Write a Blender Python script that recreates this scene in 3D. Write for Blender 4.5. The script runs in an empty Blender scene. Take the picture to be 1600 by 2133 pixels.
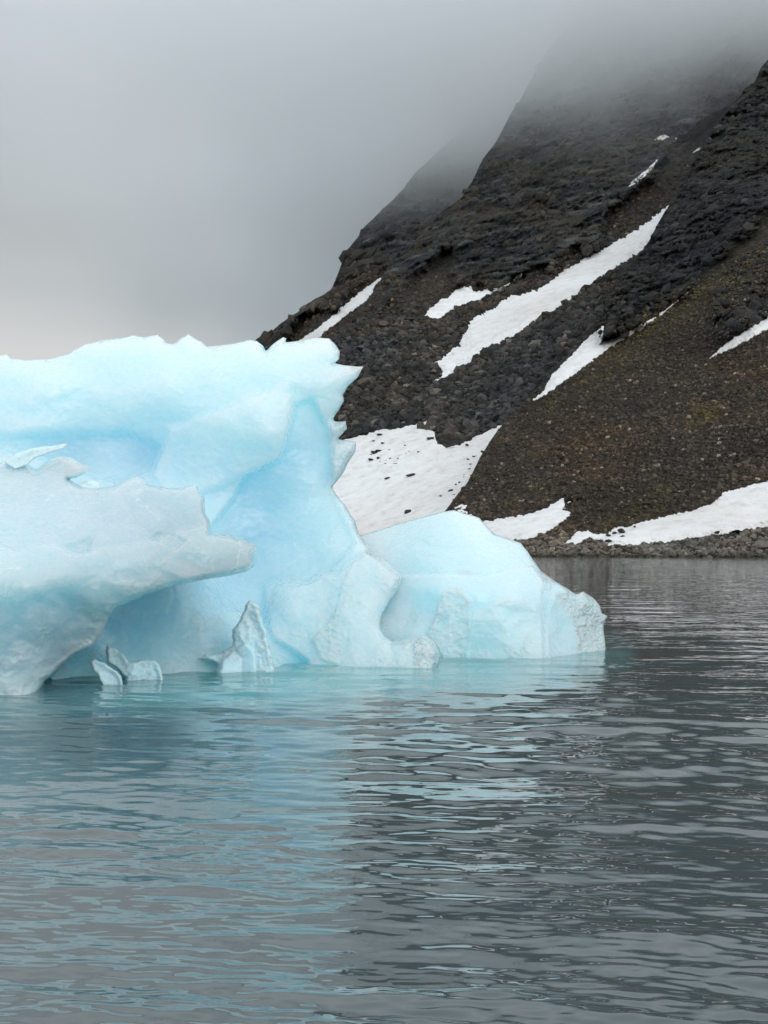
import bpy, math
import numpy as np
R = math.radians
# ------------------------------------------------------------------ camera, world, sun, exposure
sc = bpy.context.scene
COL = sc.collection
W, H, LENS, EYE, HV = 1600., 2133., 50., 2.0, 1130.      # photo frame, lens, eye height, horizon row
F = H * LENS / 36.0
cam = bpy.data.objects.new('camera', bpy.data.cameras.new('camera'))
COL.objects.link(cam)
cam.location = (0, 0, EYE); cam.rotation_euler = (R(90), 0, 0)
cam.data.lens = LENS; cam.data.sensor_width = 36; cam.data.shift_y = (HV - H / 2) / H
cam.data.clip_start = 0.1; cam.data.clip_end = 20000
sc.camera = cam
SUN_EL = 24                                 # overcast: a broad soft sun behind the viewer
wd = bpy.data.worlds.new("World"); sc.world = wd; wd.use_nodes = True
nt = wd.node_tree; nt.nodes.clear()
def N(t, typ, **k):
    n = t.nodes.new(typ)
    for a, b in k.items():
        if a in ('inputs',):
            for c, d in b.items(): n.inputs[c].default_value = d
        else: setattr(n, a, b)
    return n
out = N(nt, 'ShaderNodeOutputWorld'); bg = N(nt, 'ShaderNodeBackground'); nt.links.new(bg.outputs[0], out.inputs[0])
tc = N(nt, 'ShaderNodeTexCoord'); sp = N(nt, 'ShaderNodeSeparateXYZ'); nt.links.new(tc.outputs['Generated'], sp.inputs[0])
ramp = N(nt, 'ShaderNodeValToRGB'); nt.links.new(sp.outputs['Z'], ramp.inputs[0])
# overcast dome: grey near the horizon, about three times brighter overhead
els = [(0.0, (.64, .65, .65)), (.13, (.62, .635, .635)), (.17, (.49, .515, .525)), (.215, (.455, .483, .50)), (.27, (.50, .547, .58)),
       (.34, (.60, .665, .71)), (.40, (.98, 1.05, 1.09)), (.7, (.98, 1.05, 1.10)), (1.0, (.86, .92, .97))]
cr = ramp.color_ramp
while len(cr.elements) < len(els): cr.elements.new(.5)
for e, (p, c) in zip(cr.elements, els): e.position = p; e.color = (*c, 1)
nz = N(nt, 'ShaderNodeTexNoise', inputs={'Scale': 2.2, 'Detail': 3, 'Roughness': .45})
mp = N(nt, 'ShaderNodeMapping', inputs={'Scale': (1, 1, 2.6)})
nt.links.new(tc.outputs['Generated'], mp.inputs[0]); nt.links.new(mp.outputs[0], nz.inputs[0])
mr = N(nt, 'ShaderNodeMapRange', inputs={'From Min': .3, 'From Max': .7, 'To Min': .86, 'To Max': 1.14})
nt.links.new(nz.outputs['Fac'], mr.inputs[0])
vm = N(nt, 'ShaderNodeVectorMath', operation='SCALE'); nt.links.new(ramp.outputs[0], vm.inputs[0]); nt.links.new(mr.outputs[0], vm.inputs['Scale'])
nt.links.new(vm.outputs[0], bg.inputs[0]); bg.inputs[1].default_value = 1.0
sl = bpy.data.lights.new('sun', 'SUN'); sl.energy = 1.15; sl.angle = R(45); sl.color = (1, .985, .96)
so = bpy.data.objects.new('sun', sl); COL.objects.link(so)
so.rotation_euler = (R(90 - SUN_EL), 0, R(25))            # light travels away from the viewer, from the right
so.location = (0, -30, 40)
sc.view_settings.view_transform = 'Standard'; sc.view_settings.look = 'None'
sc.view_settings.exposure = 0.0; sc.view_settings.gamma = 1; sc.view_settings.use_curve_mapping = False
sc.render.engine = 'CYCLES'
cy = sc.cycles
cy.use_denoising = True; cy.max_bounces = 12; cy.diffuse_bounces = 3; cy.glossy_bounces = 4
cy.transmission_bounces = 6; cy.volume_bounces = 8; cy.transparent_max_bounces = 8
cy.caustics_refractive = False; cy.caustics_reflective = False; cy.sample_clamp_indirect = 6

# ------------------------------------------------------------------ maths helpers
rng = np.random.default_rng(7)
_perm = np.tile(np.random.default_rng(3).permutation(256), 3).astype(np.int64)
_g = np.random.default_rng(4).normal(size=(256, 3)); _g /= np.linalg.norm(_g, axis=1)[:, None]
def perlin(P):
    P = np.asarray(P, float); i = np.floor(P).astype(np.int64); f = P - i; i &= 255
    w = f * f * f * (f * (f * 6 - 15) + 10); r = 0
    for dx in (0, 1):
        for dy in (0, 1):
            for dz in (0, 1):
                h = _perm[_perm[_perm[i[..., 0] + dx] + i[..., 1] + dy] + i[..., 2] + dz]
                d = f - np.array([dx, dy, dz]); g = (_g[h] * d).sum(-1)
                r = r + g * (w[..., 0] if dx else 1 - w[..., 0]) * (w[..., 1] if dy else 1 - w[..., 1]) * (w[..., 2] if dz else 1 - w[..., 2])
    return r * 1.5
def fbm(P, s, o=4, gain=.5, seed=0, ridged=False):
    P = np.asarray(P, float) / s + seed * 17.3; a = 1.; r = 0.; t = 0.
    for k in range(o):
        n = perlin(P)
        if ridged: n = 1 - 2 * np.abs(n)
        r = r + a * n; t += a; a *= gain; P = P * 2.03 + 5.1
    return r / t
def ss(x, a=0., b=1.):
    t = np.clip((x - a) / (b - a), 0, 1); return t * t * (3 - 2 * t)
def polysd(U, V, poly, near=False):
    """signed distance to a closed outline (positive inside) and the closest point on it"""
    p = np.array(poly, float); sh = U.shape; U = U.ravel(); V = V.ravel()
    best = np.full(U.shape, 1e18); cu = U.copy(); cv = V.copy(); ins = np.zeros(U.shape, bool)
    for k in range(len(p)):
        a = p[k]; b = p[(k + 1) % len(p)]; d = b - a; L = max((d * d).sum(), 1e-9)
        t = np.clip(((U - a[0]) * d[0] + (V - a[1]) * d[1]) / L, 0, 1)
        qu = a[0] + t * d[0]; qv = a[1] + t * d[1]; q = (U - qu) ** 2 + (V - qv) ** 2
        m = q < best; best = np.where(m, q, best)
        if near: cu = np.where(m, qu, cu); cv = np.where(m, qv, cv)
        c = (a[1] > V) != (b[1] > V)
        if abs(d[1]) > 1e-9: ins ^= c & (U < a[0] + (V - a[1]) * d[0] / d[1])
    s = np.sqrt(best) * np.where(ins, 1, -1)
    if near: return s.reshape(sh), cu.reshape(sh), cv.reshape(sh)
    return s.reshape(sh)
class RBF:
    def __init__(s, pts, sm=1e-3):
        p = np.array(pts, float); s.c = p[:, :2] / 1000; y = p[:, 2]; n = len(p)
        K = s.k(np.linalg.norm(s.c[:, None] - s.c[None], axis=2)) + np.eye(n) * sm
        A = np.zeros((n + 3, n + 3)); A[:n, :n] = K; A[:n, n] = 1; A[:n, n + 1:] = s.c; A[n:, :n] = A[:n, n:].T
        s.w = np.linalg.solve(A, np.r_[y, 0, 0, 0])
    def k(s, r): return r                       # (biharmonic in 3D, mild overshoot)
    def __call__(s, U, V):
        sh = np.shape(U); u = np.ravel(U) / 1000; v = np.ravel(V) / 1000
        r = s.w[-3] + s.w[-2] * u + s.w[-1] * v
        for (a, b), w in zip(s.c, s.w): r = r + w * s.k(np.sqrt((u - a) ** 2 + (v - b) ** 2 + 4e-4))
        return r.reshape(sh)
def unproj(U, V, D):
    return np.stack([(U - 800) / F * D, D, EYE + (HV - V) / F * D], -1)
def mesh(name, verts, faces, mat=None, parent=None, attrs=None, smooth=True, loc=None):
    verts = np.asarray(verts, np.float32).reshape(-1, 3); faces = np.asarray(faces, np.int32)
    if loc is not None: verts = verts - np.asarray(loc, np.float32)
    m = bpy.data.meshes.new(name); n, k = faces.shape
    m.vertices.add(len(verts)); m.vertices.foreach_set('co', verts.ravel())
    m.loops.add(n * k); m.loops.foreach_set('vertex_index', faces.ravel())
    m.polygons.add(n); m.polygons.foreach_set('loop_start', np.arange(0, n * k, k, dtype=np.int32))
    m.update(calc_edges=True)
    m.polygons.foreach_set('use_smooth', np.full(n, smooth))
    for a, val in (attrs or {}).items():
        at = m.attributes.new(a, 'FLOAT', 'POINT'); at.data.foreach_set('value', np.asarray(val, np.float32).ravel())
    if mat: m.materials.append(mat)
    m.validate()
    o = bpy.data.objects.new(name, m); COL.objects.link(o)
    if loc is not None: o.location = loc
    if parent is not None: o.parent = parent
    return o
def tag(o, label=None, cat=None, group=None, kind=None):
    for k, v in (('label', label), ('category', cat), ('group', group), ('kind', kind)):
        if v: o[k] = v
    return o
def gridfaces(nr, nc):
    i = np.arange(nr * nc).reshape(nr, nc)
    return np.stack([i[:-1, :-1], i[1:, :-1], i[1:, 1:], i[:-1, 1:]], -1).reshape(-1, 4)
def interp(pts):
    p = np.array(sorted(pts), float); return lambda u: np.interp(u, p[:, 0], p[:, 1])

# ------------------------------------------------------------------ materials
def newmat(name):
    m = bpy.data.materials.new(name); m.use_nodes = True; t = m.node_tree; t.nodes.clear()
    o = N(t, 'ShaderNodeOutputMaterial'); b = N(t, 'ShaderNodeBsdfPrincipled'); t.links.new(b.outputs[0], o.inputs[0])
    return m, t, b, o
def lk(t, a, b): t.links.new(a, b)
SQ = [1]
def noise(t, scale, detail=4, rough=.55, vec=None, stretch=None, kind='ShaderNodeTexNoise'):
    n = N(t, kind); n.inputs['Scale'].default_value = scale
    if kind == 'ShaderNodeTexNoise': n.inputs['Detail'].default_value = detail; n.inputs['Roughness'].default_value = rough
    if vec is None:
        c = N(t, 'ShaderNodeNewGeometry'); vec = c.outputs['Position']
        if SQ[0] != 1:
            mq = N(t, 'ShaderNodeMapping', inputs={'Scale': (1, SQ[0], 1)}); lk(t, vec, mq.inputs[0]); vec = mq.outputs[0]
    if stretch:
        mm = N(t, 'ShaderNodeMapping', inputs={'Scale': stretch[0], 'Rotation': stretch[1]}); lk(t, vec, mm.inputs[0]); vec = mm.outputs[0]
    lk(t, vec, n.inputs['Vector']); return n
def rmp(t, fac, stops):
    r = N(t, 'ShaderNodeValToRGB'); c = r.color_ramp
    while len(c.elements) < len(stops): c.elements.new(.5)
    for e, (p, q) in zip(c.elements, stops): e.position = p; e.color = (*q, 1) if len(q) == 3 else q
    lk(t, fac, r.inputs[0]); return r.outputs[0]
def mixc(t, f, a, b, typ='MIX'):
    m = N(t, 'ShaderNodeMix', data_type='RGBA', blend_type=typ)
    for s, v in ((m.inputs['Factor'], f), (m.inputs['A'], a), (m.inputs['B'], b)):
        if hasattr(v, 'is_linked'): lk(t, v, s)
        elif isinstance(v, tuple): s.default_value = (*v, 1)
        else: s.default_value = v
    return m.outputs['Result']
def attr(t, n): return N(t, 'ShaderNodeAttribute', attribute_name=n).outputs['Fac']
def mth(t, op, a, b=0., c=None):
    m = N(t, 'ShaderNodeMath', operation=op)
    for i, v in enumerate((a, b, c)):
        if v is None: continue
        if hasattr(v, 'is_linked'): lk(t, v, m.inputs[i])
        else: m.inputs[i].default_value = v
    return m.outputs[0]

def mat_terrain():
    m, t, b, o = newmat('mountain_rock')
    SQ[0] = .3
    n1 = noise(t, .9, 8, .7); n2 = noise(t, .05, 6, .65, stretch=((1, 1, 3.2), (0, R(38), 0))); n3 = noise(t, .16, 9, .68, stretch=((.35, 1, 1.2), (0, R(-58), 0)))
    n4 = noise(t, .035, 5, .6)
    vo = noise(t, 1.1, kind='ShaderNodeTexVoronoi')
    SQ[0] = 1
    crag = rmp(t, n3.outputs[0], [(.38, (.010, .012, .015)), (.46, (.026, .030, .034)), (.51, (.052, .057, .061)), (.56, (.10, .104, .105)), (.63, (.20, .20, .195))])
    crag = mixc(t, rmp(t, n4.outputs[0], [(.47, (0, 0, 0)), (.62, (.8, .8, .8))]), crag, rmp(t, n1.outputs[0], [(.35, (.03, .026, .02)), (.6, (.08, .068, .052)), (.75, (.15, .135, .11))]))
    scree = rmp(t, vo.outputs['Color'], [(0, (.022, .018, .014)), (.45, (.045, .036, .028)), (.8, (.085, .072, .058)), (1, (.17, .155, .135))])
    dark = rmp(t, vo.outputs['Color'], [(0, (.016, .017, .019)), (.5, (.036, .038, .041)), (1, (.09, .092, .094))])
    c = mixc(t, attr(t, 'brown'), dark, scree)
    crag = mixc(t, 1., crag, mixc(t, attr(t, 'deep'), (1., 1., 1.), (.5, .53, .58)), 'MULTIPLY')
    c = mixc(t, attr(t, 'crag'), c, crag)
    olive = rmp(t, n2.outputs[0], [(.4, (.05, .042, .022)), (.65, (.075, .06, .03))])
    of = mth(t, 'MULTIPLY', attr(t, 'moss'), rmp(t, n1.outputs[0], [(.35, (0, 0, 0)), (.6, (1, 1, 1))]))
    c = mixc(t, of, c, olive)
    c = mixc(t, 1., c, rmp(t, n4.outputs[0], [(.4, (.95, 1, 1.06)), (.6, (1.2, 1.08, .92))]), 'MULTIPLY')
    v = rmp(t, n2.outputs[0], [(.3, (.55, .56, .58)), (.5, (1, 1, 1)), (.7, (1.45, 1.36, 1.25))])
    c = mixc(t, 1., c, v, 'MULTIPLY')
    lk(t, c, b.inputs['Base Color']); b.inputs['Roughness'].default_value = .85
    b.inputs['Specular IOR Level'].default_value = .25
    bp = N(t, 'ShaderNodeBump', inputs={'Strength': 1., 'Distance': 5.0})
    h = mth(t, 'ADD', mth(t, 'MULTIPLY', n1.outputs[0], 1.), mth(t, 'MULTIPLY', n3.outputs[0], 2.2))
    h = mth(t, 'ADD', h, mth(t, 'MULTIPLY', vo.outputs['Distance'], -.5))
    lk(t, h, bp.inputs['Height']); lk(t, bp.outputs[0], b.inputs['Normal'])
    return m
def mat_rock(name, cols):
    m, t, b, o = newmat(name)
    oi = attr(t, 'tone'); n = noise(t, 2.5, 6, .7)
    SQ[0] = .3; nl = noise(t, .05, 6, .65, stretch=((1, 1, 3.2), (0, R(38), 0))); SQ[0] = 1
    c = rmp(t, oi, cols)
    v = rmp(t, n.outputs[0], [(.3, (.55, .55, .55)), (.7, (1.4, 1.38, 1.35))])
    g0 = N(t, 'ShaderNodeNewGeometry'); zz = N(t, 'ShaderNodeSeparateXYZ'); lk(t, g0.outputs['Position'], zz.inputs[0])
    SQ[0] = .3; nw = noise(t, .03, 5, .6); SQ[0] = 1
    warm = rmp(t, nw.outputs[0], [(.42, (1, 1, 1)), (.6, (1.2, 1.06, .88))]); c = mixc(t, 1., c, warm, 'MULTIPLY')
    c = mixc(t, mth(t, 'MULTIPLY', attr(t, 'moss'), .95), c, mixc(t, oi, (.042, .036, .013), (.135, .112, .05)))
    c = mixc(t, 1., c, rmp(t, zz.outputs['Z'], [(.25, (.42, .42, .36)), (.75, (1, 1, 1))]), 'MULTIPLY')
    c = mixc(t, 1., c, v, 'MULTIPLY'); c = mixc(t, 1., c, rmp(t, nl.outputs[0], [(.3, (.6, .61, .64)), (.5, (1, 1, 1)), (.7, (1.5, 1.38, 1.22))]), 'MULTIPLY')
    lk(t, c, b.inputs['Base Color']); b.inputs['Roughness'].default_value = .85; b.inputs['Specular IOR Level'].default_value = .25
    bp = N(t, 'ShaderNodeBump', inputs={'Strength': .6, 'Distance': .3}); lk(t, n.outputs[0], bp.inputs['Height']); lk(t, bp.outputs[0], b.inputs['Normal'])
    return m
def mat_snow():
    m, t, b, o = newmat('snow')
    n = noise(t, .35, 7, .65); n2 = noise(t, 3.0, 4, .6); n3 = noise(t, .03, 3, .5)
    c = rmp(t, n3.outputs[0], [(.38, (.77, .755, .74)), (.6, (.85, .86, .87))])
    d = rmp(t, n.outputs[0], [(.32, (.80, .785, .765)), (.46, (.96, .955, .95)), (.6, (1.03, 1.03, 1.03))])
    c = mixc(t, 1., c, d, 'MULTIPLY')
    sp = rmp(t, n2.outputs[0], [(.66, (1, 1, 1)), (.72, (.5, .48, .45))])
    c = mixc(t, 1., c, sp, 'MULTIPLY')
    lk(t, c, b.inputs['Base Color']); b.inputs['Roughness'].default_value = .7
    bp = N(t, 'ShaderNodeBump', inputs={'Strength': .8, 'Distance': .9})
    h = mth(t, 'ADD', n.outputs[0], mth(t, 'MULTIPLY', n2.outputs[0], .25))
    lk(t, h, bp.inputs['Height']); lk(t, bp.outputs[0], b.inputs['Normal'])
    return m
def mat_ice(name='glacier_ice', scat=3.2):
    m, t, b, o = newmat(name)
    blue = attr(t, 'blue'); clr = attr(t, 'clear'); gry = attr(t, 'grey')
    base = rmp(t, blue, [(0, (.67, .845, .92)), (.35, (.61, .825, .915)), (.7, (.53, .785, .90)), (1, (.46, .745, .875))])
    base = mixc(t, gry, base, (.42, .525, .575))
    n0 = noise(t, .9, 4, .55, stretch=((.5, .5, 1.6), (0, R(12), 0)))
    base = mixc(t, 1., base, rmp(t, n0.outputs[0], [(.3, (.965, .985, .993)), (.65, (1.02, 1.01, 1.0))]), 'MULTIPLY')
    ve = noise(t, .75, kind='ShaderNodeTexVoronoi', stretch=((.7, 1, 1.5), (0, R(25), 0))); ve.feature = 'DISTANCE_TO_EDGE'
    wn = noise(t, 1.3, 4, .6); wv = N(t, 'ShaderNodeVectorMath', operation='ADD'); lk(t, ve.inputs['Vector'].links[0].from_socket, wv.inputs[0]); lk(t, wn.outputs['Color'], wv.inputs[1]); lk(t, wv.outputs[0], ve.inputs['Vector'])
    cra = mth(t, 'MULTIPLY', rmp(t, ve.outputs['Distance'], [(.0, (1, 1, 1)), (.012, (0, 0, 0))]), rmp(t, noise(t, .8, 3, .5).outputs[0], [(.52, (0, 0, 0)), (.64, (.3, .3, .3))]))
    base = mixc(t, cra, base, (.9, .96, .98))
    bub = noise(t, 28., 2, .6, stretch=((.35, 1, 1.4), (0, R(10), 0))); base = mixc(t, 1., base, rmp(t, bub.outputs[0], [(.35, (.965, .98, .985)), (.6, (1.02, 1.01, 1.005))]), 'MULTIPLY')
    lk(t, base, b.inputs['Base Color'])
    b.inputs['Subsurface Weight'].default_value = .85
    b.inputs['Subsurface Radius'].default_value = (.4, .85, 1.0); b.inputs['Subsurface Scale'].default_value = scat; b.inputs['Coat Weight'].default_value = .35; b.inputs['Coat Roughness'].default_value = .06; b.inputs['Coat IOR'].default_value = 1.33
    b.inputs['IOR'].default_value = 1.31
    b.subsurface_method = 'RANDOM_WALK'
    nf = noise(t, 7., 5, .6); vo = noise(t, 11., kind='ShaderNodeTexVoronoi', stretch=((1, 1, 1.3), (0, 0, 0))); nb = noise(t, 1.6, 3, .5); vs = noise(t, 5.5, kind='ShaderNodeTexVoronoi', stretch=((1, 1, 1.6), (0, R(20), 0))); vs.feature = 'SMOOTH_F1'; nsel = noise(t, .7, 2, .5)
    lk(t, rmp(t, nf.outputs[0], [(.35, (.16, .16, .16)), (.7, (.42, .42, .42))]), b.inputs['Roughness'])
    hf = mth(t, 'ADD', mth(t, 'MULTIPLY', nf.outputs[0], .12), mth(t, 'MULTIPLY', nb.outputs[0], .5))
    hf = mth(t, 'ADD', hf, mth(t, 'MULTIPLY', mth(t, 'MULTIPLY', vs.outputs['Distance'], .8), rmp(t, nsel.outputs[0], [(.48, (0, 0, 0)), (.6, (1, 1, 1))])))
    hs = mth(t, 'MULTIPLY', mth(t, 'MULTIPLY', vo.outputs['Distance'], .8), clr)
    bp = N(t, 'ShaderNodeBump', inputs={'Strength': .5, 'Distance': .06}); lk(t, mth(t, 'ADD', hf, hs), bp.inputs['Height'])
    lk(t, bp.outputs[0], b.inputs['Normal'])
    g = N(t, 'ShaderNodeBsdfPrincipled', inputs={'Base Color': (.76, .915, .965, 1), 'Roughness': .06, 'IOR': 1.45, 'Transmission Weight': .15, 'Subsurface Weight': .5, 'Subsurface Scale': .1})
    bp2 = N(t, 'ShaderNodeBump', inputs={'Strength': 1., 'Distance': .12})
    nf2 = noise(t, 14., 3, .6)
    lk(t, mth(t, 'ADD', vo.outputs['Distance'], mth(t, 'MULTIPLY', nf2.outputs[0], 1.2)), bp2.inputs['Height']); lk(t, bp2.outputs[0], g.inputs['Normal'])
    mx = N(t, 'ShaderNodeMixShader'); lk(t, mth(t, 'MULTIPLY', clr, .85), mx.inputs[0]); lk(t, b.outputs[0], mx.inputs[1]); lk(t, g.outputs[0], mx.inputs[2])
    lk(t, mx.outputs[0], o.inputs[0])
    return m
def mat_water():
    m, t, b, o = newmat('sea_water')
    c = mixc(t, attr(t, 'turq'), (.064, .088, .092), (.13, .34, .355))
    lk(t, c, b.inputs['Base Color'])
    b.inputs['Roughness'].default_value = .02; b.inputs['IOR'].default_value = 1.48
    g = N(t, 'ShaderNodeNewGeometry')
    n1 = noise(t, 4., 2, .45, stretch=((.5, 1, 1), (0, 0, R(6)))); n2 = noise(t, .9, 3, .5, stretch=((.5, 1, 1), (0, 0, R(-8))))
    cal = noise(t, .22, 2, .5, stretch=((.4, 1, 1), (0, 0, R(5))))
    cm = rmp(t, cal.outputs[0], [(.36, (.15, .15, .15)), (.62, (1, 1, 1))])
    bp = N(t, 'ShaderNodeBump', inputs={'Strength': 1., 'Distance': .018}); lk(t, mth(t, 'MULTIPLY', n1.outputs[0], cm), bp.inputs['Height'])
    far = attr(t, 'far')
    bp2 = N(t, 'ShaderNodeBump', inputs={'Strength': 1., 'Distance': .075}); lk(t, mth(t, 'MULTIPLY', n2.outputs[0], far), bp2.inputs['Height'])
    lk(t, bp.outputs[0], bp2.inputs['Normal']); lk(t, bp2.outputs[0], b.inputs['Normal'])
    return m
def mat_clear():
    m, t, b, o = newmat('clear_ice')
    g = N(t, 'ShaderNodeBsdfPrincipled', inputs={'Base Color': (.97, .99, 1, 1), 'Roughness': .04, 'IOR': 1.31, 'Transmission Weight': 1.})
    lk(t, rmp(t, noise(t, 5., 3, .5).outputs[0], [(.4, (.74, .93, .98)), (.6, (.93, .985, 1.))]), b.inputs['Base Color'])
    b.inputs['Subsurface Weight'].default_value = 1.; b.inputs['Subsurface Radius'].default_value = (.7, .95, 1.); b.inputs['Subsurface Scale'].default_value = .2; b.inputs['Roughness'].default_value = .08; b.inputs['Coat Weight'].default_value = .5; b.inputs['Coat Roughness'].default_value = .03; b.inputs['IOR'].default_value = 1.45
    vo = noise(t, 16., kind='ShaderNodeTexVoronoi'); nf = noise(t, 22., 3, .6)
    bp = N(t, 'ShaderNodeBump', inputs={'Strength': 1., 'Distance': .05}); lk(t, mth(t, 'ADD', vo.outputs['Distance'], nf.outputs[0]), bp.inputs['Height'])
    lk(t, bp.outputs[0], g.inputs['Normal']); lk(t, bp.outputs[0], b.inputs['Normal'])
    mx = N(t, 'ShaderNodeMixShader'); lk(t, rmp(t, noise(t, 3.2, 3, .6).outputs[0], [(.42, (.82, .82, .82)), (.56, (1, 1, 1))]), mx.inputs[0]); lk(t, g.outputs[0], mx.inputs[1]); lk(t, b.outputs[0], mx.inputs[2])
    lk(t, mx.outputs[0], o.inputs[0])
    return m
M_T = mat_terrain(); M_S = mat_snow(); M_I = mat_ice(); M_W = mat_water(); M_G = mat_clear(); M_C = mat_ice('chunk_ice', .12)
M_RD = mat_rock('dark_rubble', [(0, (.018, .019, .021)), (.5, (.042, .044, .047)), (.85, (.085, .085, .086)), (1, (.16, .15, .14))])
M_RB = mat_rock('brown_scree', [(0, (.024, .021, .017)), (.5, (.056, .045, .035)), (.85, (.11, .094, .076)), (1, (.27, .245, .21))])
M_RG = mat_rock('shore_stone', [(0, (.045, .043, .038)), (.5, (.125, .118, .105)), (.85, (.20, .19, .175)), (1, (.30, .285, .27))])

# ------------------------------------------------------------------ mountains
class Layer:
    def __init__(s, ridge, depth, regions, u0, u1, vbot, cragamp, seed, jag):
        s.ridge0 = interp(ridge); s.rbf = RBF([(a, b, math.log(c)) for a, b, c in depth])
        s.reg = regions; s.u0, s.u1, s.vbot, s.amp, s.seed, s.jag = u0, u1, vbot, cragamp, seed, jag
    def ridge(s, u):
        P = np.stack([u, u * 0 + s.seed * 31, u * 0], -1)
        return s.ridge0(u) + s.jag * (fbm(P, 60, 5, .6) * 12)
    def base(s, U, V): return np.exp(s.rbf(U, V))
    def field(s, U, V, name):
        r = np.zeros(np.shape(U)); P = np.stack([U, V, U * 0], -1)
        for nm, poly, soft, val in s.reg:
            if nm == name:
                n = fbm(P, 55, 4, seed=s.seed) * soft * 1.2
                k = ss(polysd(U, V, poly) + n, -soft / 2, soft / 2); r = r * (1 - k) + val * k
        return r
    def attrs(s, U, V): return {a: s.field(U, V, a) for a in ('brown', 'crag', 'moss', 'deep')}
    def depth(s, U, V, at=None, fine=True):
        D = s.base(U, V); P = unproj(U, V, D)
        c = s.field(U, V, 'crag') if at is None else at['crag']
        a = R(38); Q = np.stack([P[..., 0] * math.cos(a) + P[..., 2] * math.sin(a), P[..., 1] * .3, -P[..., 0] * math.sin(a) + P[..., 2] * math.cos(a)], -1)
        Q = Q * np.array([.5, 1, 1]); Pq = P * np.array([1, .3, 1])
        k = D / 400
        big = fbm(Q, 55 * s.amp, 6, .55, seed=s.seed, ridged=True) * 21 * s.amp
        med = fbm(Pq, 13 * s.amp, 5, .6, seed=s.seed + 3, ridged=True) * 8 * s.amp
        scr = fbm(Q, 30, 4, .5, seed=s.seed + 5) * 3.2 + fbm(P, 3.0, 3, .6, seed=s.seed + 6) * .8
        fa = fbm(Pq, 4.5, 3, .65, seed=s.seed + 13, ridged=True) * 2.6
        b2 = R(58); X_ = Pq[..., 0] * math.cos(b2) + Pq[..., 2] * math.sin(b2); Z_ = -Pq[..., 0] * math.sin(b2) + Pq[..., 2] * math.cos(b2)
        rib = fbm(np.stack([X_ * .22, Pq[..., 1], Z_], -1), 15 * s.amp, 5, .6, seed=s.seed + 21, ridged=True) * 9 * s.amp
        D2 = D - rib * c - fa * c * 1.3 - (big + med) * c - scr * (1 - c) + 4 * c
        return D2
    def build(s, name, nc, nr):
        u = np.linspace(s.u0, s.u1, nc); vr = s.ridge(u)
        t = np.linspace(0, 1, nr)[:, None] ** 1.0
        V = vr[None] + t * (np.maximum(s.vbot, vr + 20)[None] - vr[None]); U = np.broadcast_to(u, V.shape).copy()
        at = s.attrs(U, V); D = s.depth(U, V, at); P = unproj(U, V, D)
        back = []
        for q, (dy, dz) in enumerate(((14, -3), (40, -16), (110, -60), (220, -150))):   # the far side of the ridge
            B = P[0].copy(); B[:, 1] += dy; B[:, 0] += dy * .15; B[:, 2] = np.maximum(B[:, 2] + dz, -4); back.insert(0, B)
        P = np.concatenate([np.stack(back), P]); at = {k: np.concatenate([np.repeat(v[:1], 4, 0), v]) for k, v in at.items()}
        o = mesh(name, P, gridfaces(nr + 4, nc), M_T, attrs=at)
        return tag(o, kind='structure')
FULL = [(-900, -900), (3000, -900), (3000, 2000), (-900, 2000)]
far = Layer([(-500, 1150), (100, 1128), (300, 900), (400, 815), (480, 762), (535, 708), (560, 695), (640, 632), (690, 603), (700, 580), (718, 530), (755, 480), (800, 430), (840, 392),
             (870, 355), (930, 300), (1000, 235), (1100, 120), (1200, 0), (1400, -150)],
            [(535, 715, 640), (620, 700, 590), (700, 690, 540), (690, 610, 640), (720, 540, 720), (820, 560, 640), (860, 370, 880), (1000, 235, 1000), (1200, 0, 1150), (900, 500, 720),
             (100, 1128, 620), (500, 1128, 480), (900, 1128, 430), (1000, 800, 560), (-500, 1150, 700), (1300, 500, 900), (1400, -150, 1300)],
            [('brown', FULL, 10, .65),
             ('crag', [(540, 740), (560, 660), (690, 560), (700, 400), (900, 100), (1500, -300), (1500, 500), (900, 500), (800, 560), (700, 640), (640, 660), (590, 700)], 22, 1.)],
            -450, 1350, 1150, 1.3, 2, 1.)
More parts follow.
